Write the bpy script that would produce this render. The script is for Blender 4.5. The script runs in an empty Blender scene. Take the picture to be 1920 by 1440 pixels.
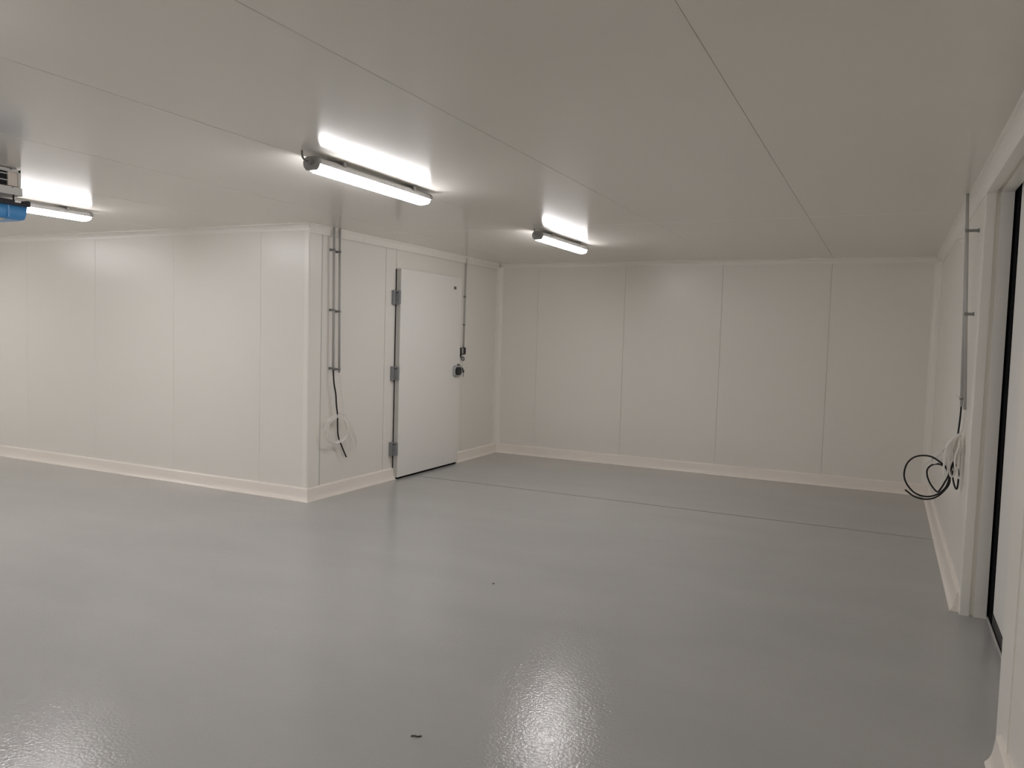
import bpy, bmesh, math, random
from mathutils import Vector, Matrix

random.seed(4)
COL = bpy.context.scene.collection
# ---------------------------------------------------------------- dimensions (metres)
H = 2.422                      # ceiling height
XD, YL, YB, XR = -4.533, 5.303, 8.917, 0.446   # door wall, wall facing us on the left, back wall, right wall
X0, Y0 = -10.9, -4.6           # unseen ends of the room
YJ, YN = 5.0, 3.36             # far and near edge of the sliding door's opening
HEAD = 2.362                   # height of that opening
P = 1.137                      # panel module


# ---------------------------------------------------------------- materials
def mat(name, col, rough=0.4, spec=0.5, metal=0.0, emit=None, strength=0.0):
    m = bpy.data.materials.new(name)
    m.use_nodes = True
    b = m.node_tree.nodes['Principled BSDF']
    b.inputs['Base Color'].default_value = (*col, 1)
    b.inputs['Roughness'].default_value = rough
    b.inputs['Specular IOR Level'].default_value = spec
    b.inputs['Metallic'].default_value = metal
    if emit:
        b.inputs['Emission Color'].default_value = (*emit, 1)
        b.inputs['Emission Strength'].default_value = strength
    return m


def add_bump(m, scale, strength, dist=0.001, detail=2.0, stretch=(1, 1, 1)):
    nt = m.node_tree
    tc = nt.nodes.new('ShaderNodeTexCoord')
    mp = nt.nodes.new('ShaderNodeMapping')
    mp.inputs['Scale'].default_value = stretch
    nz = nt.nodes.new('ShaderNodeTexNoise')
    nz.inputs['Scale'].default_value = scale
    nz.inputs['Detail'].default_value = detail
    bp = nt.nodes.new('ShaderNodeBump')
    bp.inputs['Strength'].default_value = strength
    bp.inputs['Distance'].default_value = dist
    nt.links.new(tc.outputs['Object'], mp.inputs['Vector'])
    nt.links.new(mp.outputs['Vector'], nz.inputs['Vector'])
    nt.links.new(nz.outputs['Fac'], bp.inputs['Height'])
    nt.links.new(bp.outputs['Normal'], nt.nodes['Principled BSDF'].inputs['Normal'])
    return m


def vary(m, c1, c2, scale, lo=0.35, hi=0.65, detail=4.0, stretch=(1, 1, 1)):
    nt = m.node_tree
    tc = nt.nodes.new('ShaderNodeTexCoord')
    mp = nt.nodes.new('ShaderNodeMapping')
    mp.inputs['Scale'].default_value = stretch
    nz = nt.nodes.new('ShaderNodeTexNoise')
    nz.inputs['Scale'].default_value = scale
    nz.inputs['Detail'].default_value = detail
    rp = nt.nodes.new('ShaderNodeValToRGB')
    rp.color_ramp.elements[0].position = lo
    rp.color_ramp.elements[0].color = (*c1, 1)
    rp.color_ramp.elements[1].position = hi
    rp.color_ramp.elements[1].color = (*c2, 1)
    nt.links.new(tc.outputs['Object'], mp.inputs['Vector'])
    nt.links.new(mp.outputs['Vector'], nz.inputs['Vector'])
    nt.links.new(nz.outputs['Fac'], rp.inputs['Fac'])
    nt.links.new(rp.outputs['Color'], nt.nodes['Principled BSDF'].inputs['Base Color'])
    return rp.outputs['Color']


M = {}
M['panel'] = add_bump(mat('coated_panel', (0.875, 0.85, 0.80), 0.30, 0.45), 9, 0.12, 0.002, 1)
M['ceiling'] = add_bump(mat('coated_ceiling', (0.79, 0.765, 0.71), 0.17, 0.26), 7, 0.05, 0.002, 1)
M['gap'] = mat('panel_joint', (0.48, 0.46, 0.43), 0.7, 0.2)
M['joint'] = mat('floor_joint', (0.10, 0.10, 0.098), 0.6, 0.3)
M['pvc'] = mat('white_pvc', (0.92, 0.895, 0.845), 0.28, 0.5)
M['kerb'] = add_bump(mat('cream_resin', (0.93, 0.865, 0.80), 0.28, 0.5), 30, 0.12, 0.002)
M['door'] = add_bump(mat('door_skin', (0.89, 0.875, 0.84), 0.33, 0.45), 8, 0.1, 0.002, 1)
M['edge'] = mat('door_edge', (0.60, 0.59, 0.56), 0.4, 0.4)
M['rubber_gap'] = mat('black_rubber_gap', (0.004, 0.004, 0.005), 0.9, 0.05)  # black for rubber parts and for filled-in dark gaps
M['skirt'] = mat('grey_rubber', (0.035, 0.034, 0.033), 0.5, 0.3)
M['hinge'] = mat('grey_cast', (0.27, 0.28, 0.285), 0.42, 0.5)
M['hinge_dark'] = mat('grey_cast_dark', (0.05, 0.05, 0.052), 0.5, 0.4)
M['lock_grey'] = mat('lock_grey', (0.42, 0.425, 0.42), 0.35, 0.5)
M['black'] = mat('black_plastic', (0.012, 0.012, 0.015), 0.4, 0.4)
M['conduit'] = mat('grey_conduit', (0.50, 0.485, 0.465), 0.45, 0.4)
M['clip'] = mat('conduit_clip', (0.27, 0.265, 0.255), 0.5, 0.4)
M['steel'] = mat('steel', (0.55, 0.55, 0.55), 0.3, 0.5, 1.0)
M['housing'] = mat('lamp_housing', (0.62, 0.615, 0.61), 0.4, 0.4)
M['cap'] = mat('lamp_end_cap', (0.36, 0.355, 0.35), 0.45, 0.4)
M['lens'] = mat('lit_lens', (0.9, 0.9, 0.9), 0.3, 0.3, 0, (1.0, 0.972, 0.985), 34.0)
M['wire'] = mat('white_wire', (0.90, 0.875, 0.84), 0.4, 0.4)
M['cable'] = mat('black_cable', (0.014, 0.013, 0.012), 0.5, 0.3)
M['unit'] = mat('unit_white', (0.72, 0.71, 0.68), 0.4, 0.4)
M['unit_beige'] = mat('unit_beige', (0.80, 0.72, 0.64), 0.5, 0.3)
M['unit_dark'] = mat('unit_dark', (0.02, 0.02, 0.023), 0.6, 0.2)
M['blue'] = add_bump(mat('blue_plastic', (0.09, 0.35, 0.74), 0.33, 0.5), 40, 0.2, 0.003)
M['navy'] = mat('dark_rim', (0.022, 0.022, 0.032), 0.5, 0.3)
M['pale'] = mat('pale_plastic', (0.55, 0.62, 0.64), 0.4, 0.4)
M['debris'] = mat('dark_debris', (0.10, 0.09, 0.08), 0.7, 0.2)
M['badge_dark'] = mat('badge_ink', (0.06, 0.058, 0.055), 0.5, 0.3)
M['badge'] = mat('badge_grey', (0.26, 0.255, 0.245), 0.4, 0.4)

# painted resin floor: mid grey, faint roller marks, orange-peel gloss
fl = mat('painted_floor', (0.5, 0.5, 0.5), 0.09, 0.29)
nt = fl.node_tree
base = vary(fl, (0.412, 0.413, 0.405), (0.446, 0.445, 0.434), 0.9, 0.3, 0.7, 5.0, (1, 2.2, 1))
b = nt.nodes['Principled BSDF']
tc = nt.nodes.new('ShaderNodeTexCoord')
n1 = nt.nodes.new('ShaderNodeTexNoise'); n1.inputs['Scale'].default_value = 75; n1.inputs['Detail'].default_value = 3.0
n2 = nt.nodes.new('ShaderNodeTexNoise'); n2.inputs['Scale'].default_value = 5.0; n2.inputs['Detail'].default_value = 1.0
nt.links.new(tc.outputs['Object'], n1.inputs['Vector']); nt.links.new(tc.outputs['Object'], n2.inputs['Vector'])
b1 = nt.nodes.new('ShaderNodeBump'); b1.inputs['Strength'].default_value = 0.62; b1.inputs['Distance'].default_value = 0.002
b2 = nt.nodes.new('ShaderNodeBump'); b2.inputs['Strength'].default_value = 0.04; b2.inputs['Distance'].default_value = 0.01
nt.links.new(n1.outputs['Fac'], b1.inputs['Height']); nt.links.new(n2.outputs['Fac'], b2.inputs['Height'])
nt.links.new(b1.outputs['Normal'], b2.inputs['Normal']); nt.links.new(b2.outputs['Normal'], b.inputs['Normal'])
M['floor'] = fl


# ---------------------------------------------------------------- mesh helpers
def new(): return bmesh.new()


def box(bm, lo, hi, bev=0.0, seg=2):
    t = bmesh.new()
    r = bmesh.ops.create_cube(t, size=1.0)
    for v in t.verts:
        v.co = Vector([lo[i] + (v.co[i] + 0.5) * (hi[i] - lo[i]) for i in range(3)])
    if bev:
        bmesh.ops.bevel(t, geom=t.edges[:], offset=bev, segments=seg, profile=0.5, affect='EDGES', clamp_overlap=True)
        for f in t.faces: f.smooth = False
    merge(bm, t)


def merge(bm, t):
    me = bpy.data.meshes.new('tmp'); t.to_mesh(me); t.free(); bm.from_mesh(me); bpy.data.meshes.remove(me)


def prism(bm, pts, fn, a, b, smooth=False):
    """closed 2-D outline pts swept straight from a to b; fn(u, v, w) -> point"""
    A = [bm.verts.new(fn(u, v, a)) for u, v in pts]
    B = [bm.verts.new(fn(u, v, b)) for u, v in pts]
    n = len(pts)
    for i in range(n):
        f = bm.faces.new((A[i], A[(i + 1) % n], B[(i + 1) % n], B[i])); f.smooth = smooth
    bm.faces.new(A); bm.faces.new(list(reversed(B)))


def loft(bm, rings, smooth=True, caps=True):
    R_ = [[bm.verts.new(p) for p in r] for r in rings]
    n = len(R_[0])
    for a, b_ in zip(R_, R_[1:]):
        for i in range(n):
            f = bm.faces.new((a[i], a[(i + 1) % n], b_[(i + 1) % n], b_[i])); f.smooth = smooth
    if caps:
        bm.faces.new(list(reversed(R_[0]))); bm.faces.new(R_[-1])


def smooth_path(pts, n=6):
    pts = [Vector(p) for p in pts]
    if len(pts) < 3: return pts
    out = []
    for i in range(len(pts) - 1):
        p0, p1, p2, p3 = pts[max(i - 1, 0)], pts[i], pts[i + 1], pts[min(i + 2, len(pts) - 1)]
        for k in range(n):
            t = k / n
            out.append(0.5 * ((2 * p1) + (p2 - p0) * t + (2 * p0 - 5 * p1 + 4 * p2 - p3) * t * t + (3 * p1 - p0 - 3 * p2 + p3) * t ** 3))
    out.append(pts[-1])
    return out


def tube(bm, pts, r, seg=10, n=6, sm=True):
    pp = smooth_path(pts, n) if sm else [Vector(p) for p in pts]
    d0 = (pp[1] - pp[0]).normalized()
    nrm = d0.orthogonal().normalized()
    rings = []
    for i, p in enumerate(pp):
        d = (pp[min(i + 1, len(pp) - 1)] - pp[max(i - 1, 0)]).normalized()
        nrm = (nrm - d * nrm.dot(d)).normalized()
        bn = d.cross(nrm)
        rings.append([p + (nrm * math.cos(2 * math.pi * k / seg) + bn * math.sin(2 * math.pi * k / seg)) * r for k in range(seg)])
    loft(bm, rings)


def disc(bm, c, axis, r, h, seg=20):
    """short cylinder centred at c"""
    c = Vector(c); a = Vector(axis).normalized()
    tube(bm, [c - a * h / 2, c + a * h / 2], r, seg, sm=False)


def obj(name, bm, m, parent=None, label=None, origin=None):
    bmesh.ops.recalc_face_normals(bm, faces=bm.faces[:])
    me = bpy.data.meshes.new(name)
    bm.to_mesh(me); bm.free()
    o = bpy.data.objects.new(name, me)
    me.materials.append(m)
    COL.objects.link(o)
    if parent:
        o.parent = parent
        base_ = Vector(world_loc(parent))
    else:
        base_ = Vector(origin) if origin else Vector((0, 0, 0))
        o.location = base_
    me.transform(Matrix.Translation(-base_))
    if label: o['label'] = label
    return o


def world_loc(o):
    p = Vector(o.location)
    while o.parent:
        o = o.parent; p += Vector(o.location)
    return p


def tag(o, label, cat, group=None, kind=None):
    o['label'] = label; o['category'] = cat
    if group: o['group'] = group
    if kind: o['kind'] = kind
    return o


def thing(name, label, cat, loc, group=None, kind=None):
    o = bpy.data.objects.new(name, None)
    o.empty_display_size = 0.1
    COL.objects.link(o); o.location = loc
    return tag(o, label, cat, group, kind)


def struct(name, bm, m, label, cat):
    return tag(obj(name, bm, m), label, cat, None, 'structure')


def copy_tree(o, parent=None):
    c = o.copy(); COL.objects.link(c)
    if parent: c.parent = parent
    for ch in list(o.children):
        copy_tree(ch, c)
    return c


# ---------------------------------------------------------------- floor and ceiling
bm = new()
GY = 6.885                                           # saw-cut joint across the floor
GW = 0.008
box(bm, (X0, Y0, -0.12), (XR + 0.14, GY - GW, 0.0))
box(bm, (X0, GY + GW, -0.12), (XR + 0.14, YB + 0.1, 0.0))
struct('floor', bm, M['floor'], 'glossy grey painted resin floor', 'floor')
bm = new(); box(bm, (X0, GY - GW, -0.1), (XR + 0.14, GY + GW, -0.0015)); obj('joint_filler', bm, M['joint'], bpy.data.objects['floor'])

bm = new()
xs = [-0.571 + P * k for k in range(-9, 2)]
xs = [X0] + [x for x in xs if X0 < x < XR + 0.1] + [XR + 0.2]
for a, c in zip(xs, xs[1:]):
    for (ya, yb_) in ((Y0 - .1, 6.017), (6.017, YB + 0.1)):
        box(bm, (a + 0.0008, ya + 0.0004, H), (c - 0.0008, yb_ - 0.0004, H + 0.08), 0.003, 2)
struct('ceiling', bm, M['ceiling'], 'glossy off-white panelled ceiling with long joints', 'ceiling')
bm = new()
box(bm, (X0, Y0 - .1, H + 0.012), (XR + 0.2, YB + 0.1, H + 0.07))
cj = obj('joint_filler', bm, M['gap'], bpy.data.objects['ceiling'])


# ---------------------------------------------------------------- walls built of panels
def wall(name, panels, filler, label, m='panel', j='gap'):
    bm_ = new()
    for lo, hi in panels: box(bm_, lo, hi, 0.0025, 2)
    w = struct(name, bm_, M[m], label, 'wall')
    bf = new(); box(bf, *filler); obj('joint_filler', bf, M[j], w)
    return w


def splits(a, b_, cuts, g=0.0012):
    e = [a] + [c for c in cuts if a < c < b_] + [b_]
    return [(u + (g if i else 0), v - (g if i < len(e) - 2 else 0)) for i, (u, v) in enumerate(zip(e, e[1:]))]


wall('wall_left', [((a, YL, 0), (c, YL + 0.12, H)) for a, c in splits(X0, XD, [-10.66, -9.55, -8.43, -7.32, -6.19, -5.09], 0.0009)],
     ((X0, YL + 0.008, 0.02), (XD - 0.02, YL + 0.1, H - 0.02)), 'cream panelled wall of the projecting cold room facing the camera')
wall('wall_door', [((XD - 0.12, a, 0), (XD, c, H)) for a, c in splits(YL + 0.02, YB, [6.43, 6.615, 8.02], 0.003)],
     ((XD - 0.1, YL + 0.14, 0.02), (XD - 0.008, YB, H - 0.02)), 'white panelled side wall of the cold room with the hinged door', 'panel', 'joint')
wall('wall_back', [((a, YB, 0), (c, YB + 0.12, H)) for a, c in splits(XD - 0.12, XR + 0.14, [-3.977, -2.85, -1.714, -0.58], 0.0009)],
     ((XD - 0.1, YB + 0.008, 0.02), (XR + 0.12, YB + 0.1, H - 0.02)), 'cream panelled back wall at the far end of the room')
RT = 0.124
wall('wall_right', [((XR, a, 0), (XR + RT, c, H)) for a, c in splits(YJ + 0.02, YB, [6.2, 7.4])] +
     [((XR, a, 0), (XR + RT, c, H)) for a, c in splits(Y0, YN - 0.02, [-3.3, -1.7, 0.0, 1.6, 3.085], 0.0035)] +
     [((XR, YN - 0.019, HEAD + 0.021), (XR + RT, YJ + 0.019, H))],
     ((XR + 0.008, YJ + 0.03, 0.02), (XR + 0.1, YB, H - 0.02)), 'white panelled wall beside the camera with the sliding door')
bf = new(); box(bf, (XR + 0.008, Y0, 0.1), (XR + 0.1, YN - 0.03, H - 0.02)); obj('joint_filler', bf, M['joint'], bpy.data.objects['wall_right'])
wall('wall_far', [((X0 - 0.12, a, 0), (X0, c, H)) for a, c in splits(Y0, YL + .1, [-3.4, -2.2, -1, 0.2, 1.4, 2.6, 3.8])],
     ((X0 - 0.1, Y0, 0.02), (X0 - 0.008, YL, H - 0.02)), 'cream panelled end wall of the room out of view')
wall('wall_front', [((a, Y0 - 0.12, 0), (c, Y0, H)) for a, c in splits(X0, XR + .1, [-9.6, -8.4, -7.2, -6, -4.8, -3.6, -2.4, -1.2, 0])],
     ((X0, Y0 - 0.1, 0.02), (XR, Y0 - 0.008, H - 0.02)), 'cream panelled wall behind the camera')

# ---------------------------------------------------------------- cove kerbs at the floor (profile: offset from wall, height)
KP = [(-0.002, 0.0), (0.052, 0.0), (0.051, 0.005), (0.045, 0.011), (0.038, 0.021), (0.032, 0.036), (0.028, 0.055), (0.021, 0.105), (0.017, 0.111), (0.009, 0.115), (-0.002, 0.116)]


def kerb(name, segs, label):
    """segs: list of (fn_start, fn_end) point maps so the ends can be mitred"""
    bm_ = new()
    for fa, fb in segs:
        A = [bm_.verts.new(fa(d, z)) for d, z in KP]; B = [bm_.verts.new(fb(d, z)) for d, z in KP]
        n = len(KP)
        for i in range(n):
            bm_.faces.new((A[i], A[(i + 1) % n], B[(i + 1) % n], B[i]))
        bm_.faces.new(A); bm_.faces.new(list(reversed(B)))
    return struct(name, bm_, M['kerb'], label, 'baseboard')


kerb('baseboard_left', [(lambda d, z: (X0, YL - d, z), lambda d, z: (XD + d, YL - d, z))], 'cream coved kerb along the foot of the projecting wall')
kerb('baseboard_door', [(lambda d, z: (XD + d, YL - d, z), lambda d, z: (XD + d, 6.598, z)),
                        (lambda d, z: (XD + d, 7.836, z), lambda d, z: (XD + d, YB - d, z))], 'cream coved kerb either side of the hinged door')
kerb('baseboard_back', [(lambda d, z: (XD + d, YB - d, z), lambda d, z: (XR - d, YB - d, z))], 'cream coved kerb along the foot of the back wall')
kerb('baseboard_right', [(lambda d, z: (XR - d, YB - d, z), lambda d, z: (XR - d, YJ + 0.05, z))], 'cream coved kerb from the far corner to the sliding door')
kerb('baseboard_near', [(lambda d, z: (XR - d, 3.235, z), lambda d, z: (XR - d, Y0, z))], 'cream coved kerb on the near side of the sliding door')


# ---------------------------------------------------------------- ceiling coves and corner profiles
def cove_pts(s, n=6):
    arc = [(s - s * 0.88 * math.sin(t), s - s * 0.88 * math.cos(t)) for t in [math.pi / 2 * k / n for k in range(n + 1)]]
    # (from wall, below ceiling)
    return [(-0.001, -0.001), (-0.001, s)] + [(max(u, 0.004), max(v, 0.004)) for u, v in sorted(((a_[0], a_[1]) for a_ in arc), key=lambda q: q[0])] + [(s, -0.001)]


def trim(name, pieces, label):
    bm_ = new()
    for pts, fn, a, c in pieces: prism(bm_, pts, fn, a, c)
    return struct(name, bm_, M['pvc'], label, 'trim')


CV = cove_pts(0.056)
trim('trim_1', [(CV, lambda u, v, w: (w, YL - u, H - v), X0, XD + 0.004)], 'white cove strip at the top of the projecting wall')
FL = [(0, 0), (0.034, 0), (0.034, 0.006), (0.022, 0.022), (0.020, 0.028), (0.020, 0.080), (0.009, 0.080), (0.009, 0.03)]
trim('trim_2', [(FL, lambda u, v, w: (XD + u, w, H - v), a, c) for a, c in ((YL - 0.01, 6.044), (6.046, 7.25), (7.252, YB - 0.06))],
     'flat white cover strip at the top of the door wall')
trim('trim_3', [(CV, lambda u, v, w: (w, YB - u, H - v), XD + 0.03, XR)], 'white cove strip along the top of the back wall')
CR = cove_pts(0.062)
trim('trim_4', [(CR, lambda u, v, w: (XR - u, w, H - v), Y0, YB)], 'white cove strip along the top of the sliding door wall')
CC = cove_pts(0.075)
trim('trim_5', [(CC, lambda u, v, w: (XD + v, YB - u, w), 0.11, H - 0.05)], 'white concave profile in the far corner beside the hinged door')
trim('trim_6', [(CC, lambda u, v, w: (XR - v, YB - u, w), 0.11, H - 0.05)], 'white concave profile in the far corner of the sliding door wall')
# rounded outside corner cover with a broad flange on the door side
rr = 0.018
oc = [(-0.055, 0.003), (-0.054, 0.005)] + [(-rr + 0.005 + rr * math.sin(t), 0.005 - rr + rr * math.cos(t)) for t in [math.pi / 2 * k / 6 for k in range(7)]] + [(0.005, -0.148), (0.003, -0.150), (0, -0.150), (0, 0), (-0.055, 0)]
bm = new()
prism(bm, oc, lambda u, v, w: (XD + u, YL - v, w), 0.112, H - 0.002)
tc_ = struct('trim_7', bm, M['pvc'], 'white rounded cover profile on the outside corner of the cold room', 'trim')
bm = new()
prism(bm, [(0.0005, -0.1505), (0.002, -0.1505), (0.002, -0.166), (0.0005, -0.166)], lambda u, v, w: (XD + u, YL - v, w), 0.112, H - 0.075)
struct('trim_8', bm, M['edge'], 'slim strip greyed for the shaded groove beside the outside corner cover', 'trim')  # grey colour paints the shade of the groove beside the cover
for z in (2.35, 1.98, 1.72, 1.22, 0.72):
    bm = new(); disc(bm, (XD - 0.022, YL - 0.0055, z), (0, 1, 0), 0.006, 0.003, 12)
    obj('rivet', bm, M['pvc'], tc_)

# sliding door frame: grooved reveal at the far jamb, head and near jamb
XA, XB = XR - 0.003, XR + RT + 0.002
RP = [(XA, 0.0), (XA, 0.02), (0.488, 0.02), (0.488, 0.001), (0.510, 0.001), (0.510, 0.02), (XB, 0.02), (XB, 0.0)]
trim('trim_9', [(RP, lambda u, v, w: (u, YJ + 0.02 - v, w), 0.0, HEAD),
                (RP, lambda u, v, w: (u, w, HEAD + 0.02 - v), YN - 0.02, YJ + 0.02),
                (RP, lambda u, v, w: (u, YN - 0.02 + v, w), 0.0, HEAD),
                ([(XR - 0.006, YJ + 0.012), (XR + 0.02, YJ + 0.012), (XR + 0.02, YJ + 0.075), (XR - 0.006, YJ + 0.075)], lambda u, v, w: (u, v, w), 0.0, HEAD),
                ([(XR - 0.006, 3.094), (XR + 0.02, 3.094), (XR + 0.02, YN - 0.005), (XR - 0.006, YN - 0.005)], lambda u, v, w: (u, v, w), 0.0, HEAD + 0.0)],
     'white grooved frame around the sliding door opening')

# ---------------------------------------------------------------- sliding door behind the opening
d2 = thing('door_2', 'white sliding door leaf seen edge-on behind the grooved frame', 'door', (0.6, 4.0, 0), None, 'structure')
bm = new(); box(bm, (0.587, 2.6, 0.074), (0.667, 4.872, 2.44), 0.004); obj('leaf', bm, M['door'], d2)
bm = new(); box(bm, (0.585, 2.6, 0.008), (0.66, 4.872, 0.0735), 0.004); obj('rubber_skirt', bm, M['skirt'], d2)
bm = new(); box(bm, (0.583, 4.8725, 0.008), (0.668, 5.16, 2.44), 0.004); obj('gap_strip', bm, M['rubber_gap'], d2)  # black strip filling the gap past the leaf end
bm = new(); box(bm, (0.5735, 2.6, 0.0), (0.581, 5.1, 0.014), 0.002); obj('threshold_strip', bm, M['conduit'], d2)
bm = new(); box(bm, (0.572, 2.4, 2.40), (0.70, 5.3, 2.52)); obj('head_rail', bm, M['rubber_gap'], d2)
bm = new(); box(bm, (0.70, 2.2, 0.0), (0.74, 5.4, 2.52)); struct('dark_backing', bm, M['rubber_gap'], 'added black sheet standing for the dark space behind the sliding door', 'wall')  # black sheet added so the space behind the door stays dark

# ---------------------------------------------------------------- hinged cold-room door
XF = XD + 0.070
d1 = thing('door_1', 'white hinged cold-room door with three grey hinges', 'door', (XD, 7.2, 0), None, 'structure')
bm = new(); box(bm, (XD + 0.014, 6.600, 0.020), (XF, 7.832, 2.155), 0.005, 3); obj('leaf', bm, M['door'], d1)
bm = new()
box(bm, (XD - 0.004, 6.606, 0.0), (XD + 0.0138, 7.826, 2.150)); obj('seal', bm, M['rubber_gap'], d1)
bm = new(); box(bm, (XD + 0.016, 6.5985, 0.03), (XF - 0.006, 6.5998, 2.148)); obj('edge_band', bm, M['edge'], d1)
bm = new(); box(bm, (XD + 0.02, 6.62, 0.002), (XF - 0.012, 7.81, 0.0198), 0.002); obj('bottom_strip', bm, M['rubber_gap'], d1)  # black strip in the gap under the leaf
for z in (1.86, 1.09, 0.315):
    bm = new()
    box(bm, (XD + 0.0005, 6.536, z - 0.072), (XD + 0.026, 6.585, z + 0.072), 0.004)
    h = obj('hinge', bm, M['hinge'], d1)
    bm = new()
    box(bm, (XD + 0.006, 6.570, z - 0.066), (XF + 0.004, 6.5982, z + 0.068), 0.006, 3)
    box(bm, (XD + 0.020, 6.567, z - 0.066), (XF - 0.004, 6.575, z - 0.046), 0.002)
    obj('knuckle', bm, M['hinge'], h)
    bm = new(); box(bm, (XD + 0.022, 6.5685, z + 0.044), (XF - 0.008, 6.5706, z + 0.052)); obj('slot', bm, M['hinge_dark'], h)


def rounded(cy, cz, w, h_, r, n=6):
    pts = []
    for sx, sz, a0 in ((1, 1, 0), (-1, 1, 90), (-1, -1, 180), (1, -1, 270)):
        for k in range(n + 1):
            t = math.radians(a0 + 90 * k / n)
            pts.append((cy + sx * (w / 2 - r) + r * math.cos(t), cz + sz * (h_ / 2 - r) + r * math.sin(t)))
    return pts


bm = new()
rings = []
for x, w, h_, r in ((XF + 0.0003, 0.170, 0.132, 0.04), (XF + 0.012, 0.168, 0.130, 0.04), (XF + 0.030, 0.150, 0.116, 0.042), (XF + 0.036, 0.136, 0.104, 0.040)):
    rings.append([(x, y, z) for y, z in rounded(7.760, 1.083, w, h_, r)])
loft(bm, rings, True)
lk = obj('lock', bm, M['lock_grey'], d1)
bm = new()
rings = []
for x, w, h_, r in ((XF + 0.030, 0.118, 0.090, 0.03), (XF + 0.044, 0.116, 0.088, 0.03), (XF + 0.050, 0.100, 0.076, 0.03)):
    rings.append([(x, y, z) for y, z in rounded(7.742, 1.086, w, h_, r)])
loft(bm, rings, True)
obj('handle', bm, M['black'], lk)
bm = new(); box(bm, (XD + 0.0005, 7.846, 1.050), (XD + 0.072, 7.895, 1.140), 0.008, 3); obj('keeper', bm, M['lock_grey'], lk)
bm = new(); disc(bm, (XD + 0.080, 7.872, 1.104), (1, 0.2, 0), 0.015, 0.022, 16); obj('lock_barrel', bm, M['black'], lk)
bm = new(); box(bm, (XD + 0.092, 7.858, 1.062), (XD + 0.097, 7.894, 1.096), 0.002); box(bm, (XD + 0.0935, 7.872, 1.014), (XD + 0.0955, 7.882, 1.064))
obj('key', bm, M['black'], lk)
bm = new(); tube(bm, [(XF + 0.004, 7.770, 1.152), (XF + 0.010, 7.790, 1.162), (XF + 0.010, 7.815, 1.150), (XF + 0.004, 7.832, 1.122)], 0.0045); obj('cord', bm, M['cable'], lk)
bm = new(); box(bm, (XF + 0.0003, 7.655, 2.012), (XF + 0.004, 7.707, 2.046), 0.001)
bd = obj('badge', bm, M['badge'], d1, 'small grey maker plate')
bm = new()
for (a, c, e, g) in ((7.660, 7.668, 2.018, 2.040), (7.670, 7.692, 2.034, 2.041), (7.676, 7.684, 2.020, 2.030), (7.690, 7.702, 2.017, 2.031), (7.662, 7.700, 2.0425, 2.044)):
    box(bm, (XF + 0.0039, a, e), (XF + 0.0046, c, g))
obj('marking', bm, M['badge_dark'], bd)

# contact switch on the wall beside the lock
sw = thing('door_switch', 'small dark contact switch with looped lead at the end of the thin conduit', 'switch', (XD, 7.98, 1.24))
bm = new(); box(bm, (XD + 0.0, 7.985, 1.272), (XD + 0.026, 8.050, 1.352), 0.004); obj('contact', bm, M['black'], sw)
bm = new(); box(bm, (XD + 0.0, 7.945, 1.282), (XD + 0.030, 7.984, 1.348), 0.003); obj('bracket', bm, M['steel'], sw)
bm = new(); box(bm, (XD + 0.006, 7.905, 1.262), (XD + 0.032, 7.944, 1.352), 0.003); obj('magnet', bm, M['black'], sw)
bm = new(); tube(bm, [(XD + 0.02, 7.918, 1.268), (XD + 0.028, 7.925, 1.235), (XD + 0.03, 7.955, 1.208), (XD + 0.028, 7.995, 1.200), (XD + 0.022, 8.018, 1.218), (XD + 0.018, 8.008, 1.238), (XD + 0.02, 7.982, 1.232), (XD + 0.02, 7.955, 1.245), (XD + 0.018, 7.935, 1.275)], 0.005)
obj('lead', bm, M['cable'], sw)

# ---------------------------------------------------------------- conduits
def conduit(loc, label, group, a, b_, r, clips, wallp):
    t = thing('cable_conduit', label, 'conduit', loc, group)
    a, b_ = Vector(a), Vector(b_)
    bm_ = new(); tube(bm_, [a, b_], r, 14, sm=False); obj('pipe', bm_, M['conduit'], t)
    for z in clips:
        k = (z - a.z) / (b_.z - a.z)
        c = a.lerp(b_, k)
        bm_ = new()
        tube(bm_, [c + Vector((0, 0, -0.009)), c + Vector((0, 0, 0.009))], r + 0.003, 14, sm=False)
        xw = wallp
        lo = (min(c.x, xw) , c.y - 0.008, z - 0.008); hi = (max(c.x, xw), c.y + 0.008, z + 0.008)
        box(bm_, lo, hi, 0.001)
        s = 1 if c.x > xw else -1
        box(bm_, (min(xw, xw + s * 0.006), c.y - 0.016, z - 0.011), (max(xw, xw + s * 0.006), c.y + 0.016, z + 0.011), 0.001)
        obj('clip', bm_, M['clip'], t)
    return t


g1 = 'grey conduits on the cold room wall'
xo = XD + 0.040
conduit((XD, 5.585, 1.14), 'grey conduit nearer the outside corner with black cable hanging out', g1, (xo, 5.572, H - 0.001), (xo, 5.586, 1.137), 0.0105, (2.225, 1.69, 1.165), XD)
conduit((XD, 5.675, 1.12), 'grey conduit nearer the hinged door above the white wires', g1, (xo, 5.652, H - 0.001), (xo, 5.672, 1.125), 0.0105, (2.215, 1.68, 1.155), XD)
conduit((XD, 8.02, 1.35), 'thin grey conduit running down beside the hinged door lock', None, (XD + 0.018, 8.022, H - 0.001), (XD + 0.014, 8.016, 1.353), 0.0075, (1.95, 1.62), XD)
g2 = 'grey conduits on the sliding door wall'
ra = conduit((XR, 5.52, 1.14), 'grey conduit farther from the sliding door frame with black cable end', g2, (0.386, 5.52, H - 0.001), (0.4235, 5.50, 1.148), 0.0085, (1.20,), XR)
rb = conduit((XR, 5.36, 1.14), 'grey conduit nearer the sliding door frame above white wires', g2, (0.374, 5.36, H - 0.001), (0.4305, 5.34, 1.142), 0.0085, (2.205, 1.712), XR)
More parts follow.
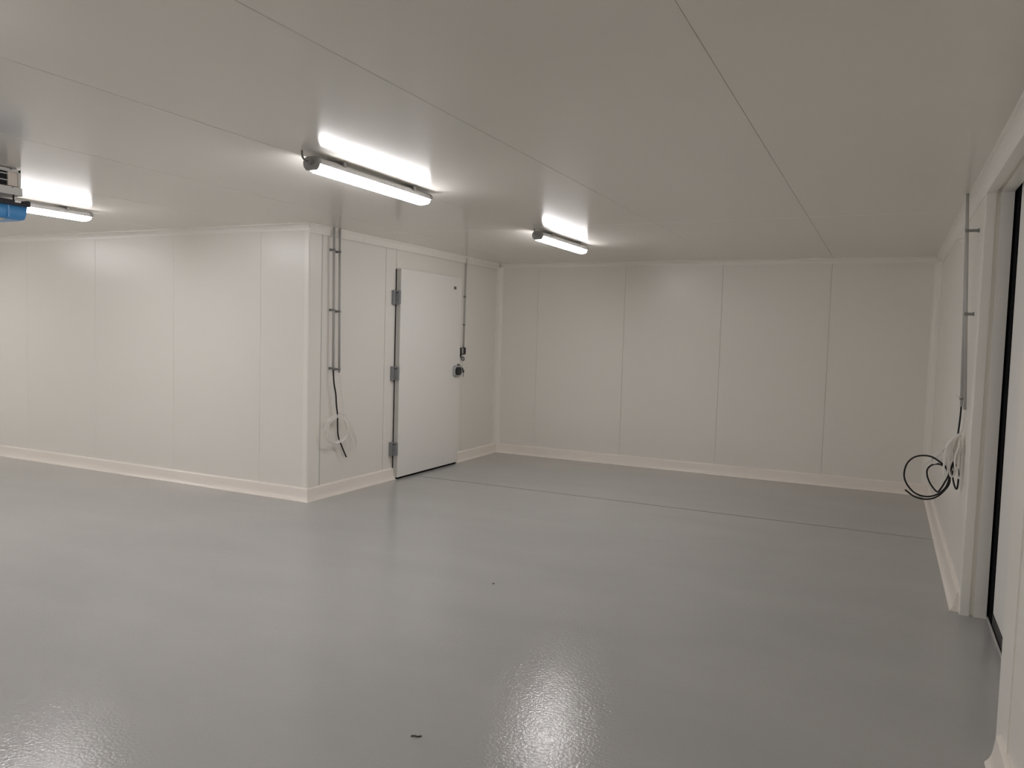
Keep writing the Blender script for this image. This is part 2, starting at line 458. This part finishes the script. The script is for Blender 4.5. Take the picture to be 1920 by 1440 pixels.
bm = new(); box(bm, (0.335, 5.40, 2.166), (0.372, 5.412, 2.172)); box(bm, (0.350, 5.402, 2.150), (0.374, 5.412, 2.154)); obj('cable_tie', bm, M['wire'], rb)
bm = new(); tube(bm, [(0.425, 5.488, 1.205), (0.405, 5.485, 1.212), (0.385, 5.484, 1.216)], 0.002, 6); obj('cable_tie', bm, M['wire'], ra)

# ---------------------------------------------------------------- hanging cables
bm = new()
tube(bm, [(xo, 5.585, 1.17), (-4.488, 5.583, 1.135), (-4.487, 5.596, 1.024), (-4.486, 5.621, 0.93), (-4.487, 5.634, 0.828), (-4.486, 5.65, 0.739), (-4.482, 5.648, 0.631), (-4.482, 5.664, 0.532), (-4.486, 5.722, 0.437), (-4.488, 5.790, 0.334)], 0.0065)
tag(obj('hanging_cable', bm, M['cable'], origin=(-4.488, 5.79, 0.334)), 'straight black cable dangling from conduit beside the outside corner', 'cable')


def ring(cx, cy, cz, ry, rz, tilt, n=22, turns=1.0, phase=0.0, ax='x', dx=0.0):
    out = []
    for k in range(int(n * turns) + 1):
        t = phase + 2 * math.pi * k / n
        u, v = ry * math.cos(t), rz * math.sin(t)
        if ax == 'x': out.append((cx + dx * math.sin(t + tilt), cy + u, cz + v))
        else: out.append((cx + u, cy + dx * math.sin(t + tilt), cz + v))
    return out


wb = thing('hanging_wires', 'loosely coiled white wires hanging below the paired conduits', 'wires', (XD + 0.04, 5.67, 0.4))
bm = new(); tube(bm, [(xo, 5.675, 1.15), (-4.488, 5.674, 1.118), (-4.486, 5.69, 1.02), (-4.484, 5.717, 0.896), (-4.482, 5.738, 0.796), (-4.47, 5.72, 0.742), (-4.462, 5.66, 0.754)], 0.0042, 8); obj('wire', bm, M['wire'], wb)
for k in range(3):
    bm = new(); tube(bm, ring(-4.468 + 0.008 * k, 5.598 + 0.010 * k, 0.616 - 0.006 * k, 0.150 - 0.012 * k, 0.128 - 0.006 * k, k, turns=1.0, phase=0.6 + k, dx=0.012), 0.0042, 8); obj('wire', bm, M['wire'], wb)
for s in ([(-4.47, 5.735, 0.745), (-4.465, 5.788, 0.669), (-4.463, 5.83, 0.575), (-4.463, 5.897, 0.482), (-4.463, 5.915, 0.425)],
          [(-4.475, 5.725, 0.735), (-4.473, 5.769, 0.622), (-4.473, 5.803, 0.519), (-4.473, 5.837, 0.395)],
          [(-4.463, 5.738, 0.734), (-4.453, 5.811, 0.618), (-4.453, 5.895, 0.5), (-4.453, 5.905, 0.448), (-4.453, 5.873, 0.421), (-4.453, 5.831, 0.476), (-4.453, 5.78, 0.60)],
          [(-4.46, 5.709, 0.737), (-4.453, 5.727, 0.627), (-4.453, 5.784, 0.547), (-4.453, 5.827, 0.443), (-4.453, 5.868, 0.403)],
          [(-4.47, 5.72, 0.74), (-4.458, 5.75, 0.65), (-4.452, 5.81, 0.56), (-4.45, 5.855, 0.50), (-4.45, 5.89, 0.42), (-4.452, 5.875, 0.385)]):
    bm = new(); tube(bm, s, 0.0038, 8); obj('wire', bm, M['wire'], wb)

bm = new()
tube(bm, [(0.4235, 5.50, 1.18), (0.4225, 5.5, 1.144), (0.421, 5.504, 1.074), (0.416, 5.506, 0.984), (0.41, 5.503, 0.857), (0.398, 5.493, 0.741), (0.403, 5.478, 0.694), (0.415, 5.458, 0.652), (0.424, 5.436, 0.65), (0.426, 5.416, 0.706), (0.42, 5.399, 0.773), (0.396, 5.388, 0.818), (0.381, 5.384, 0.771), (0.374, 5.386, 0.705), (0.357, 5.392, 0.652), (0.317, 5.401, 0.607), (0.26, 5.41, 0.585), (0.195, 5.415, 0.6), (0.148, 5.415, 0.652), (0.13, 5.409, 0.708), (0.141, 5.399, 0.778), (0.176, 5.385, 0.824), (0.224, 5.371, 0.843), (0.276, 5.36, 0.84), (0.326, 5.353, 0.809), (0.35, 5.354, 0.786), (0.366, 5.361, 0.735), (0.352, 5.374, 0.690), (0.335, 5.391, 0.648), (0.316, 5.409, 0.622), (0.28, 5.425, 0.662), (0.26, 5.437, 0.708), (0.258, 5.443, 0.75), (0.28, 5.444, 0.779), (0.312, 5.44, 0.79), (0.34, 5.434, 0.783), (0.367, 5.428, 0.757), (0.382, 5.426, 0.699), (0.368, 5.43, 0.648), (0.32, 5.44, 0.587), (0.263, 5.456, 0.561), (0.198, 5.477, 0.566), (0.143, 5.5, 0.6)], 0.0052)
tag(obj('hanging_cable', bm, M['cable'], origin=(0.3, 5.42, 0.56)), 'black cable coiled in large loops beside the sliding door frame', 'cable')

wb2 = thing('hanging_wires', 'tied bunch of white wires hanging beside the sliding door frame', 'wires', (0.40, 5.42, 0.74))
bm = new(); tube(bm, [(0.4305, 5.34, 1.17), (0.4302, 5.342, 1.135), (0.428, 5.36, 1.07), (0.424, 5.38, 1.018), (0.413, 5.39, 0.985)], 0.0052, 8); obj('wire', bm, M['wire'], wb2)
for s in ([(0.413, 5.40, 0.986), (0.374, 5.42, 0.93), (0.334, 5.42, 0.877), (0.291, 5.42, 0.83), (0.238, 5.42, 0.785), (0.23, 5.42, 0.764)],
          [(0.414, 5.42, 0.984), (0.358, 5.45, 0.899), (0.315, 5.45, 0.839), (0.259, 5.45, 0.803)],
          [(0.413, 5.45, 0.982), (0.385, 5.48, 0.918), (0.349, 5.48, 0.881), (0.322, 5.48, 0.845), (0.274, 5.48, 0.814)],
          [(0.410, 5.40, 0.98), (0.36, 5.38, 0.915), (0.31, 5.37, 0.875), (0.272, 5.37, 0.822), (0.29, 5.37, 0.800), (0.34, 5.38, 0.838), (0.385, 5.39, 0.92)],
          [(0.402, 5.39, 0.96), (0.416, 5.385, 0.86), (0.430, 5.38, 0.775), (0.432, 5.38, 0.734)]):
    bm = new(); tube(bm, s, 0.0042, 8); obj('wire', bm, M['wire'], wb2)
for k in range(14):
    x = 0.352 + 0.0056 * k + random.uniform(-.003, .003)
    y = 5.33 + 0.012 * ((k * 7) % 10)
    zb = random.uniform(0.72, 0.83)
    w = random.uniform(0.008, 0.014)
    p0 = (0.411 + random.uniform(-.004, .004), 5.40 + random.uniform(-.02, .02), 0.984)
    x = min(x, 0.424)
    bm = new()
    tube(bm, [p0, (x - w * 0.7 + 0.012, y, 0.93), (x - w, y, 0.86), (x - w, y, zb + 0.03), (x, y, zb), (x + w, y + 0.01, zb + 0.03), (x + w * 0.8, y + 0.01, 0.86), (x + w * 0.3 + 0.006, y + 0.01, 0.93), (p0[0] + 0.004, p0[1] + 0.012, 0.984)], 0.0052, 8)
    obj('wire', bm, M['wire'], wb2)
bm = new(); tube(bm, ring(0.411, 5.40, 0.978, 0.016, 0.0, 0, 14, 1.0, ax='y', dx=0.026), 0.003, 6); obj('cable_tie', bm, M['wire'], wb2)

# ---------------------------------------------------------------- ceiling luminaires
LL = 1.13


def luminaire(loc, label):
    t = thing('ceiling_light', label, 'light', loc, 'tubular lights on the ceiling')
    x, y, z = loc
    y0, y1 = y - LL / 2, y + LL / 2
    # housing: rounded trough
    hp = [(-0.050, -0.052), (-0.050, -0.036), (-0.042, -0.022), (-0.028, -0.013), (0.028, -0.013), (0.042, -0.022), (0.050, -0.036), (0.050, -0.052)]
    bm_ = new(); prism(bm_, hp, lambda u, v, w: (x + u, w, H + v), y0 + 0.0285, y1 - 0.03); obj('housing', bm_, M['housing'], t)
    # lens: rounded trough with rounded ends
    bm_ = new()
    rings_ = []
    prof = lambda s, d: [(-0.047 * s, -0.0525), (-0.046 * s, -0.066), (-0.041 * s, -0.064 - 0.016 * d), (-0.031 * s, -0.064 - 0.023 * d), (-0.012 * s, -0.064 - 0.026 * d), (0.012 * s, -0.064 - 0.026 * d), (0.031 * s, -0.064 - 0.023 * d), (0.041 * s, -0.064 - 0.016 * d), (0.046 * s, -0.066), (0.047 * s, -0.0525)]
    for w, s, d in ((0.026, 0.80, 0.10), (0.036, 0.93, 0.62), (0.056, 1.0, 1.0), (LL - 0.045, 1.0, 1.0), (LL - 0.022, 0.93, 0.72), (LL - 0.010, 0.80, 0.2)):
        rings_.append([(x + u, y0 + w, H + v) for u, v in prof(s, d)])
    loft(bm_, rings_, True); obj('lens', bm_, M['lens'], t)
    # end caps
    for a, c in ((y0 + 0.006, y0 + 0.028), (y1 - 0.0298, y1)):
        bm_ = new()
        hp2 = [(u * 1.02, v) for u, v in hp[1:-1]]
        lo = -0.088 if a < y else -0.052
        cp = [(-0.051, -0.052), *hp2, (0.051, -0.052)]
        if lo < -0.06: cp = [(-0.030, -0.084), (-0.046, -0.068)] + cp + [(0.046, -0.068), (0.030, -0.084)]
        if a < y:
            prism(bm_, cp, lambda u, v, w: (x + u, w, H + v), a, a + 0.015)
            prism(bm_, hp2 + [(0.051, -0.052), (-0.051, -0.052)], lambda u, v, w: (x + u, w, H + v), a + 0.0151, c)
        else:
            prism(bm_, cp, lambda u, v, w: (x + u, w, H + v), a, c)
        obj('end_cap', bm_, M['cap'], t)
    # fixing brackets against the ceiling
    for yy in (y0 + 0.22, y1 - 0.22):
        bm_ = new(); box(bm_, (x - 0.03, yy - 0.02, H - 0.0132), (x + 0.03, yy + 0.02, H), 0.001)
        box(bm_, (x - 0.056, yy - 0.012, H - 0.03), (x - 0.0505, yy + 0.012, H - 0.006), 0.001); box(bm_, (x + 0.0505, yy - 0.012, H - 0.03), (x + 0.056, yy + 0.012, H - 0.006), 0.001)
        box(bm_, (x - 0.056, yy - 0.012, H - 0.008), (x + 0.056, yy + 0.012, H - 0.004))
        obj('bracket', bm_, M['cap'], t)
    # gland and feed cable
    bm_ = new(); disc(bm_, (x, y0 - 0.004, H - 0.045), (0, 1, 0), 0.013, 0.03, 14); obj('gland', bm_, M['cap'], t)
    bm_ = new(); tube(bm_, [(x, y0 - 0.015, H - 0.045), (x, y0 - 0.035, H - 0.045), (x, y0 - 0.056, H - 0.034), (x, y0 - 0.062, H - 0.010), (x, y0 - 0.062, H)], 0.0052, 8); obj('feed_cable', bm_, M['clip'], t)
    return t


LX1, LX2, LX3 = -2.765, -5.94, -9.1
l1 = luminaire((LX1, 3.79, H), 'lit tubular ceiling light nearest the camera, above the cold room corner')
for loc, lab in (((LX1, 6.70, H), 'lit tubular ceiling light in front of the back wall'),
                 ((LX2, 3.69, H), 'lit tubular ceiling light partly behind the blue tub'),
                 ((LX1, 0.75, H), 'added lit tubular ceiling light out of view beside the camera'),  # this and the following lamps are unseen, added to brighten the room
                 ((LX2, 0.75, H), 'added lit tubular ceiling light out of view past the cooling unit'),
                 ((LX3, 3.69, H), 'added lit tubular ceiling light out of view near the room end'),
                 ((LX3, 0.75, H), 'added lit tubular ceiling light out of view in the room end corner'),
                 ((LX1, -2.2, H), 'added lit tubular ceiling light out of view behind the camera'),
                 ((LX2, -2.2, H), 'added lit tubular ceiling light out of view behind and beside the camera'),
                 ((LX3, -2.2, H), 'added lit tubular ceiling light out of view in the rear room corner')):
    c = copy_tree(l1); c.location = loc; c['label'] = lab

# ---------------------------------------------------------------- cooling unit and blue tub
UX = -4.79
cu = thing('cooling_unit', 'white ceiling cooling unit with dark louvres and beige end plate', 'cooler', (UX - 0.2, 2.5, H))
bm = new()
box(bm, (UX - 0.36, 2.05, H - 0.024), (UX, 2.984, H - 0.004), 0.003)
box(bm, (UX - 0.36, 2.05, H - 0.125), (UX - 0.02, 2.970, H - 0.022), 0.002)
box(bm, (UX - 0.030, 2.966, H - 0.108), (UX, 2.984, H - 0.006), 0.002)
obj('casing', bm, M['unit'], cu)
bm = new(); box(bm, (UX - 0.019, 2.06, H - 0.106), (UX - 0.012, 2.906, H - 0.0245)); gr = obj('louvre_grille', bm, M['unit_dark'], cu)
for z in (0.036, 0.074):
    bm = new(); box(bm, (UX - 0.0118, 2.06, H - z - 0.005), (UX + 0.002, 2.906, H - z), 0.001); obj('louvre', bm, M['unit'], gr)
bm = new(); box(bm, (UX - 0.019, 2.908, H - 0.106), (UX - 0.004, 2.9655, H - 0.0245), 0.002); obj('end_plate', bm, M['unit_beige'], cu)
bm = new(); box(bm, (UX - 0.37, 2.05, H - 0.160), (UX + 0.006, 2.990, H - 0.110), 0.004)
tr = obj('drip_tray', bm, M['unit'], cu)
bm = new(); disc(bm, (UX + 0.007, 2.928, H - 0.116), (1, 0, 0), 0.004, 0.004, 10); obj('screw', bm, M['clip'], tr)
for yy in (2.2, 2.90):
    bm = new(); box(bm, (UX - 0.08, yy, H - 0.0038), (UX + 0.012, yy + 0.05, H), 0.001); disc(bm, (UX + 0.004, yy + 0.025, H - 0.007), (1, 0, 0), 0.006, 0.012, 10); obj('bracket', bm, M['clip'], cu)

bt = thing('blue_tub', 'blue plastic tub with dark rim hanging below the white cooling unit', 'tub', (UX - 0.05, 2.7, 2.09))
bx = UX + 0.03


def rr_ring(x0_, x1_, y0_, y1_, r, z, n=5):
    pts = []
    for cx, cy, a0 in ((x1_ - r, y1_ - r, 0), (x0_ + r, y1_ - r, 90), (x0_ + r, y0_ + r, 180), (x1_ - r, y0_ + r, 270)):
        for k in range(n + 1):
            t = math.radians(a0 + 90 * k / n)
            pts.append((cx + r * math.cos(t), cy + r * math.sin(t), z))
    return pts


bm = new()
loft(bm, [rr_ring(bx - 0.32, bx - 0.004, 2.20, 3.008, 0.012, 2.197), rr_ring(bx - 0.31, bx - 0.008, 2.21, 3.006, 0.014, 2.15), rr_ring(bx - 0.30, bx - 0.014, 2.22, 3.000, 0.016, 2.122), rr_ring(bx - 0.28, bx - 0.04, 2.25, 2.985, 0.02, 2.114)])
for k in range(6):
    yy = 2.36 + 0.105 * k
    box(bm, (bx - 0.014, yy, 2.124), (bx - 0.002, yy + 0.012, 2.195), 0.002)
tb = obj('body', bm, M['blue'], bt)
bm = new()
loft(bm, [rr_ring(bx - 0.33, bx + 0.006, 2.19, 3.010, 0.02, 2.1975), rr_ring(bx - 0.33, bx + 0.006, 2.19, 3.010, 0.02, 2.215)], False)
box(bm, (bx - 0.10, 2.19, 2.210), (bx + 0.004, 2.925, 2.229), 0.003)
box(bm, (bx - 0.05, 2.992, 2.20), (bx + 0.010, 3.016, 2.234), 0.003)
obj('rim', bm, M['navy'], bt)
bm = new(); tube(bm, [(bx - 0.02, 2.93, 2.216), (bx - 0.02, 2.93, H - 0.160)], 0.0045, 8, sm=False); obj('hanger_rod', bm, M['unit_dark'], bt)
bm = new(); disc(bm, (bx + 0.008, 2.80, 2.205), (1, 0, 0), 0.022, 0.012, 18); obj('knob', bm, M['pale'], bt)
bm = new(); loft(bm, [rr_ring(bx - 0.29, bx - 0.018, 2.23, 2.90, 0.04, 2.116), rr_ring(bx - 0.28, bx - 0.03, 2.24, 2.89, 0.04, 2.106)]); obj('base_rim', bm, M['pale'], bt)

# ---------------------------------------------------------------- crumbs on the floor
for loc, pts, lab in (((-1.509, 2.379, 0), [(-0.016, 0.0, 0.002), (-0.004, 0.006, 0.004), (0.008, 0.008, 0.003), (0.018, 0.020, 0.002)], 'dark sliver lying on the floor in the foreground'),
                      ((-2.077, 4.122, 0), [(-0.006, 0, 0.002), (0.0, 0.002, 0.004), (0.006, 0.0, 0.002)], 'tiny dark crumb in the middle of the floor')):
    bm = new(); tube(bm, [tuple(a + b_ for a, b_ in zip(loc, p)) for p in pts], 0.0028, 6, 3)
    tag(obj('floor_chip', bm, M['debris'], origin=loc), lab, 'debris')

# ---------------------------------------------------------------- world, camera, view
w = bpy.data.worlds.new('World'); bpy.context.scene.world = w
w.use_nodes = True
w.node_tree.nodes['Background'].inputs['Color'].default_value = (0, 0, 0, 1)
w.node_tree.nodes['Background'].inputs['Strength'].default_value = 0.0

cam = bpy.data.cameras.new('camera'); co = bpy.data.objects.new('camera', cam); COL.objects.link(co)
cam.sensor_width = 36.0; cam.lens = 1453.99 / 1920 * 36.0
cam.clip_start = 0.05; cam.clip_end = 100
r_ = Vector((0.89930127, 0.43634917, 0.02926821)); u_ = Vector((-0.05301574, 0.04234305, 0.99769554)); f_ = Vector((-0.43410432, 0.89878054, -0.06121254))
co.matrix_world = Matrix(((r_.x, u_.x, -f_.x, 0), (r_.y, u_.y, -f_.y, 0), (r_.z, u_.z, -f_.z, 1.5), (0, 0, 0, 1)))
sc = bpy.context.scene
sc.camera = co
sc.view_settings.view_transform = 'Standard'
sc.view_settings.look = 'None'
sc.view_settings.gamma = 1.0
sc.view_settings.use_curve_mapping = False
sc.view_settings.exposure = 0.20
sc.cycles.max_bounces = 16
sc.cycles.diffuse_bounces = 10
sc.cycles.glossy_bounces = 6
sc.cycles.sample_clamp_indirect = 0
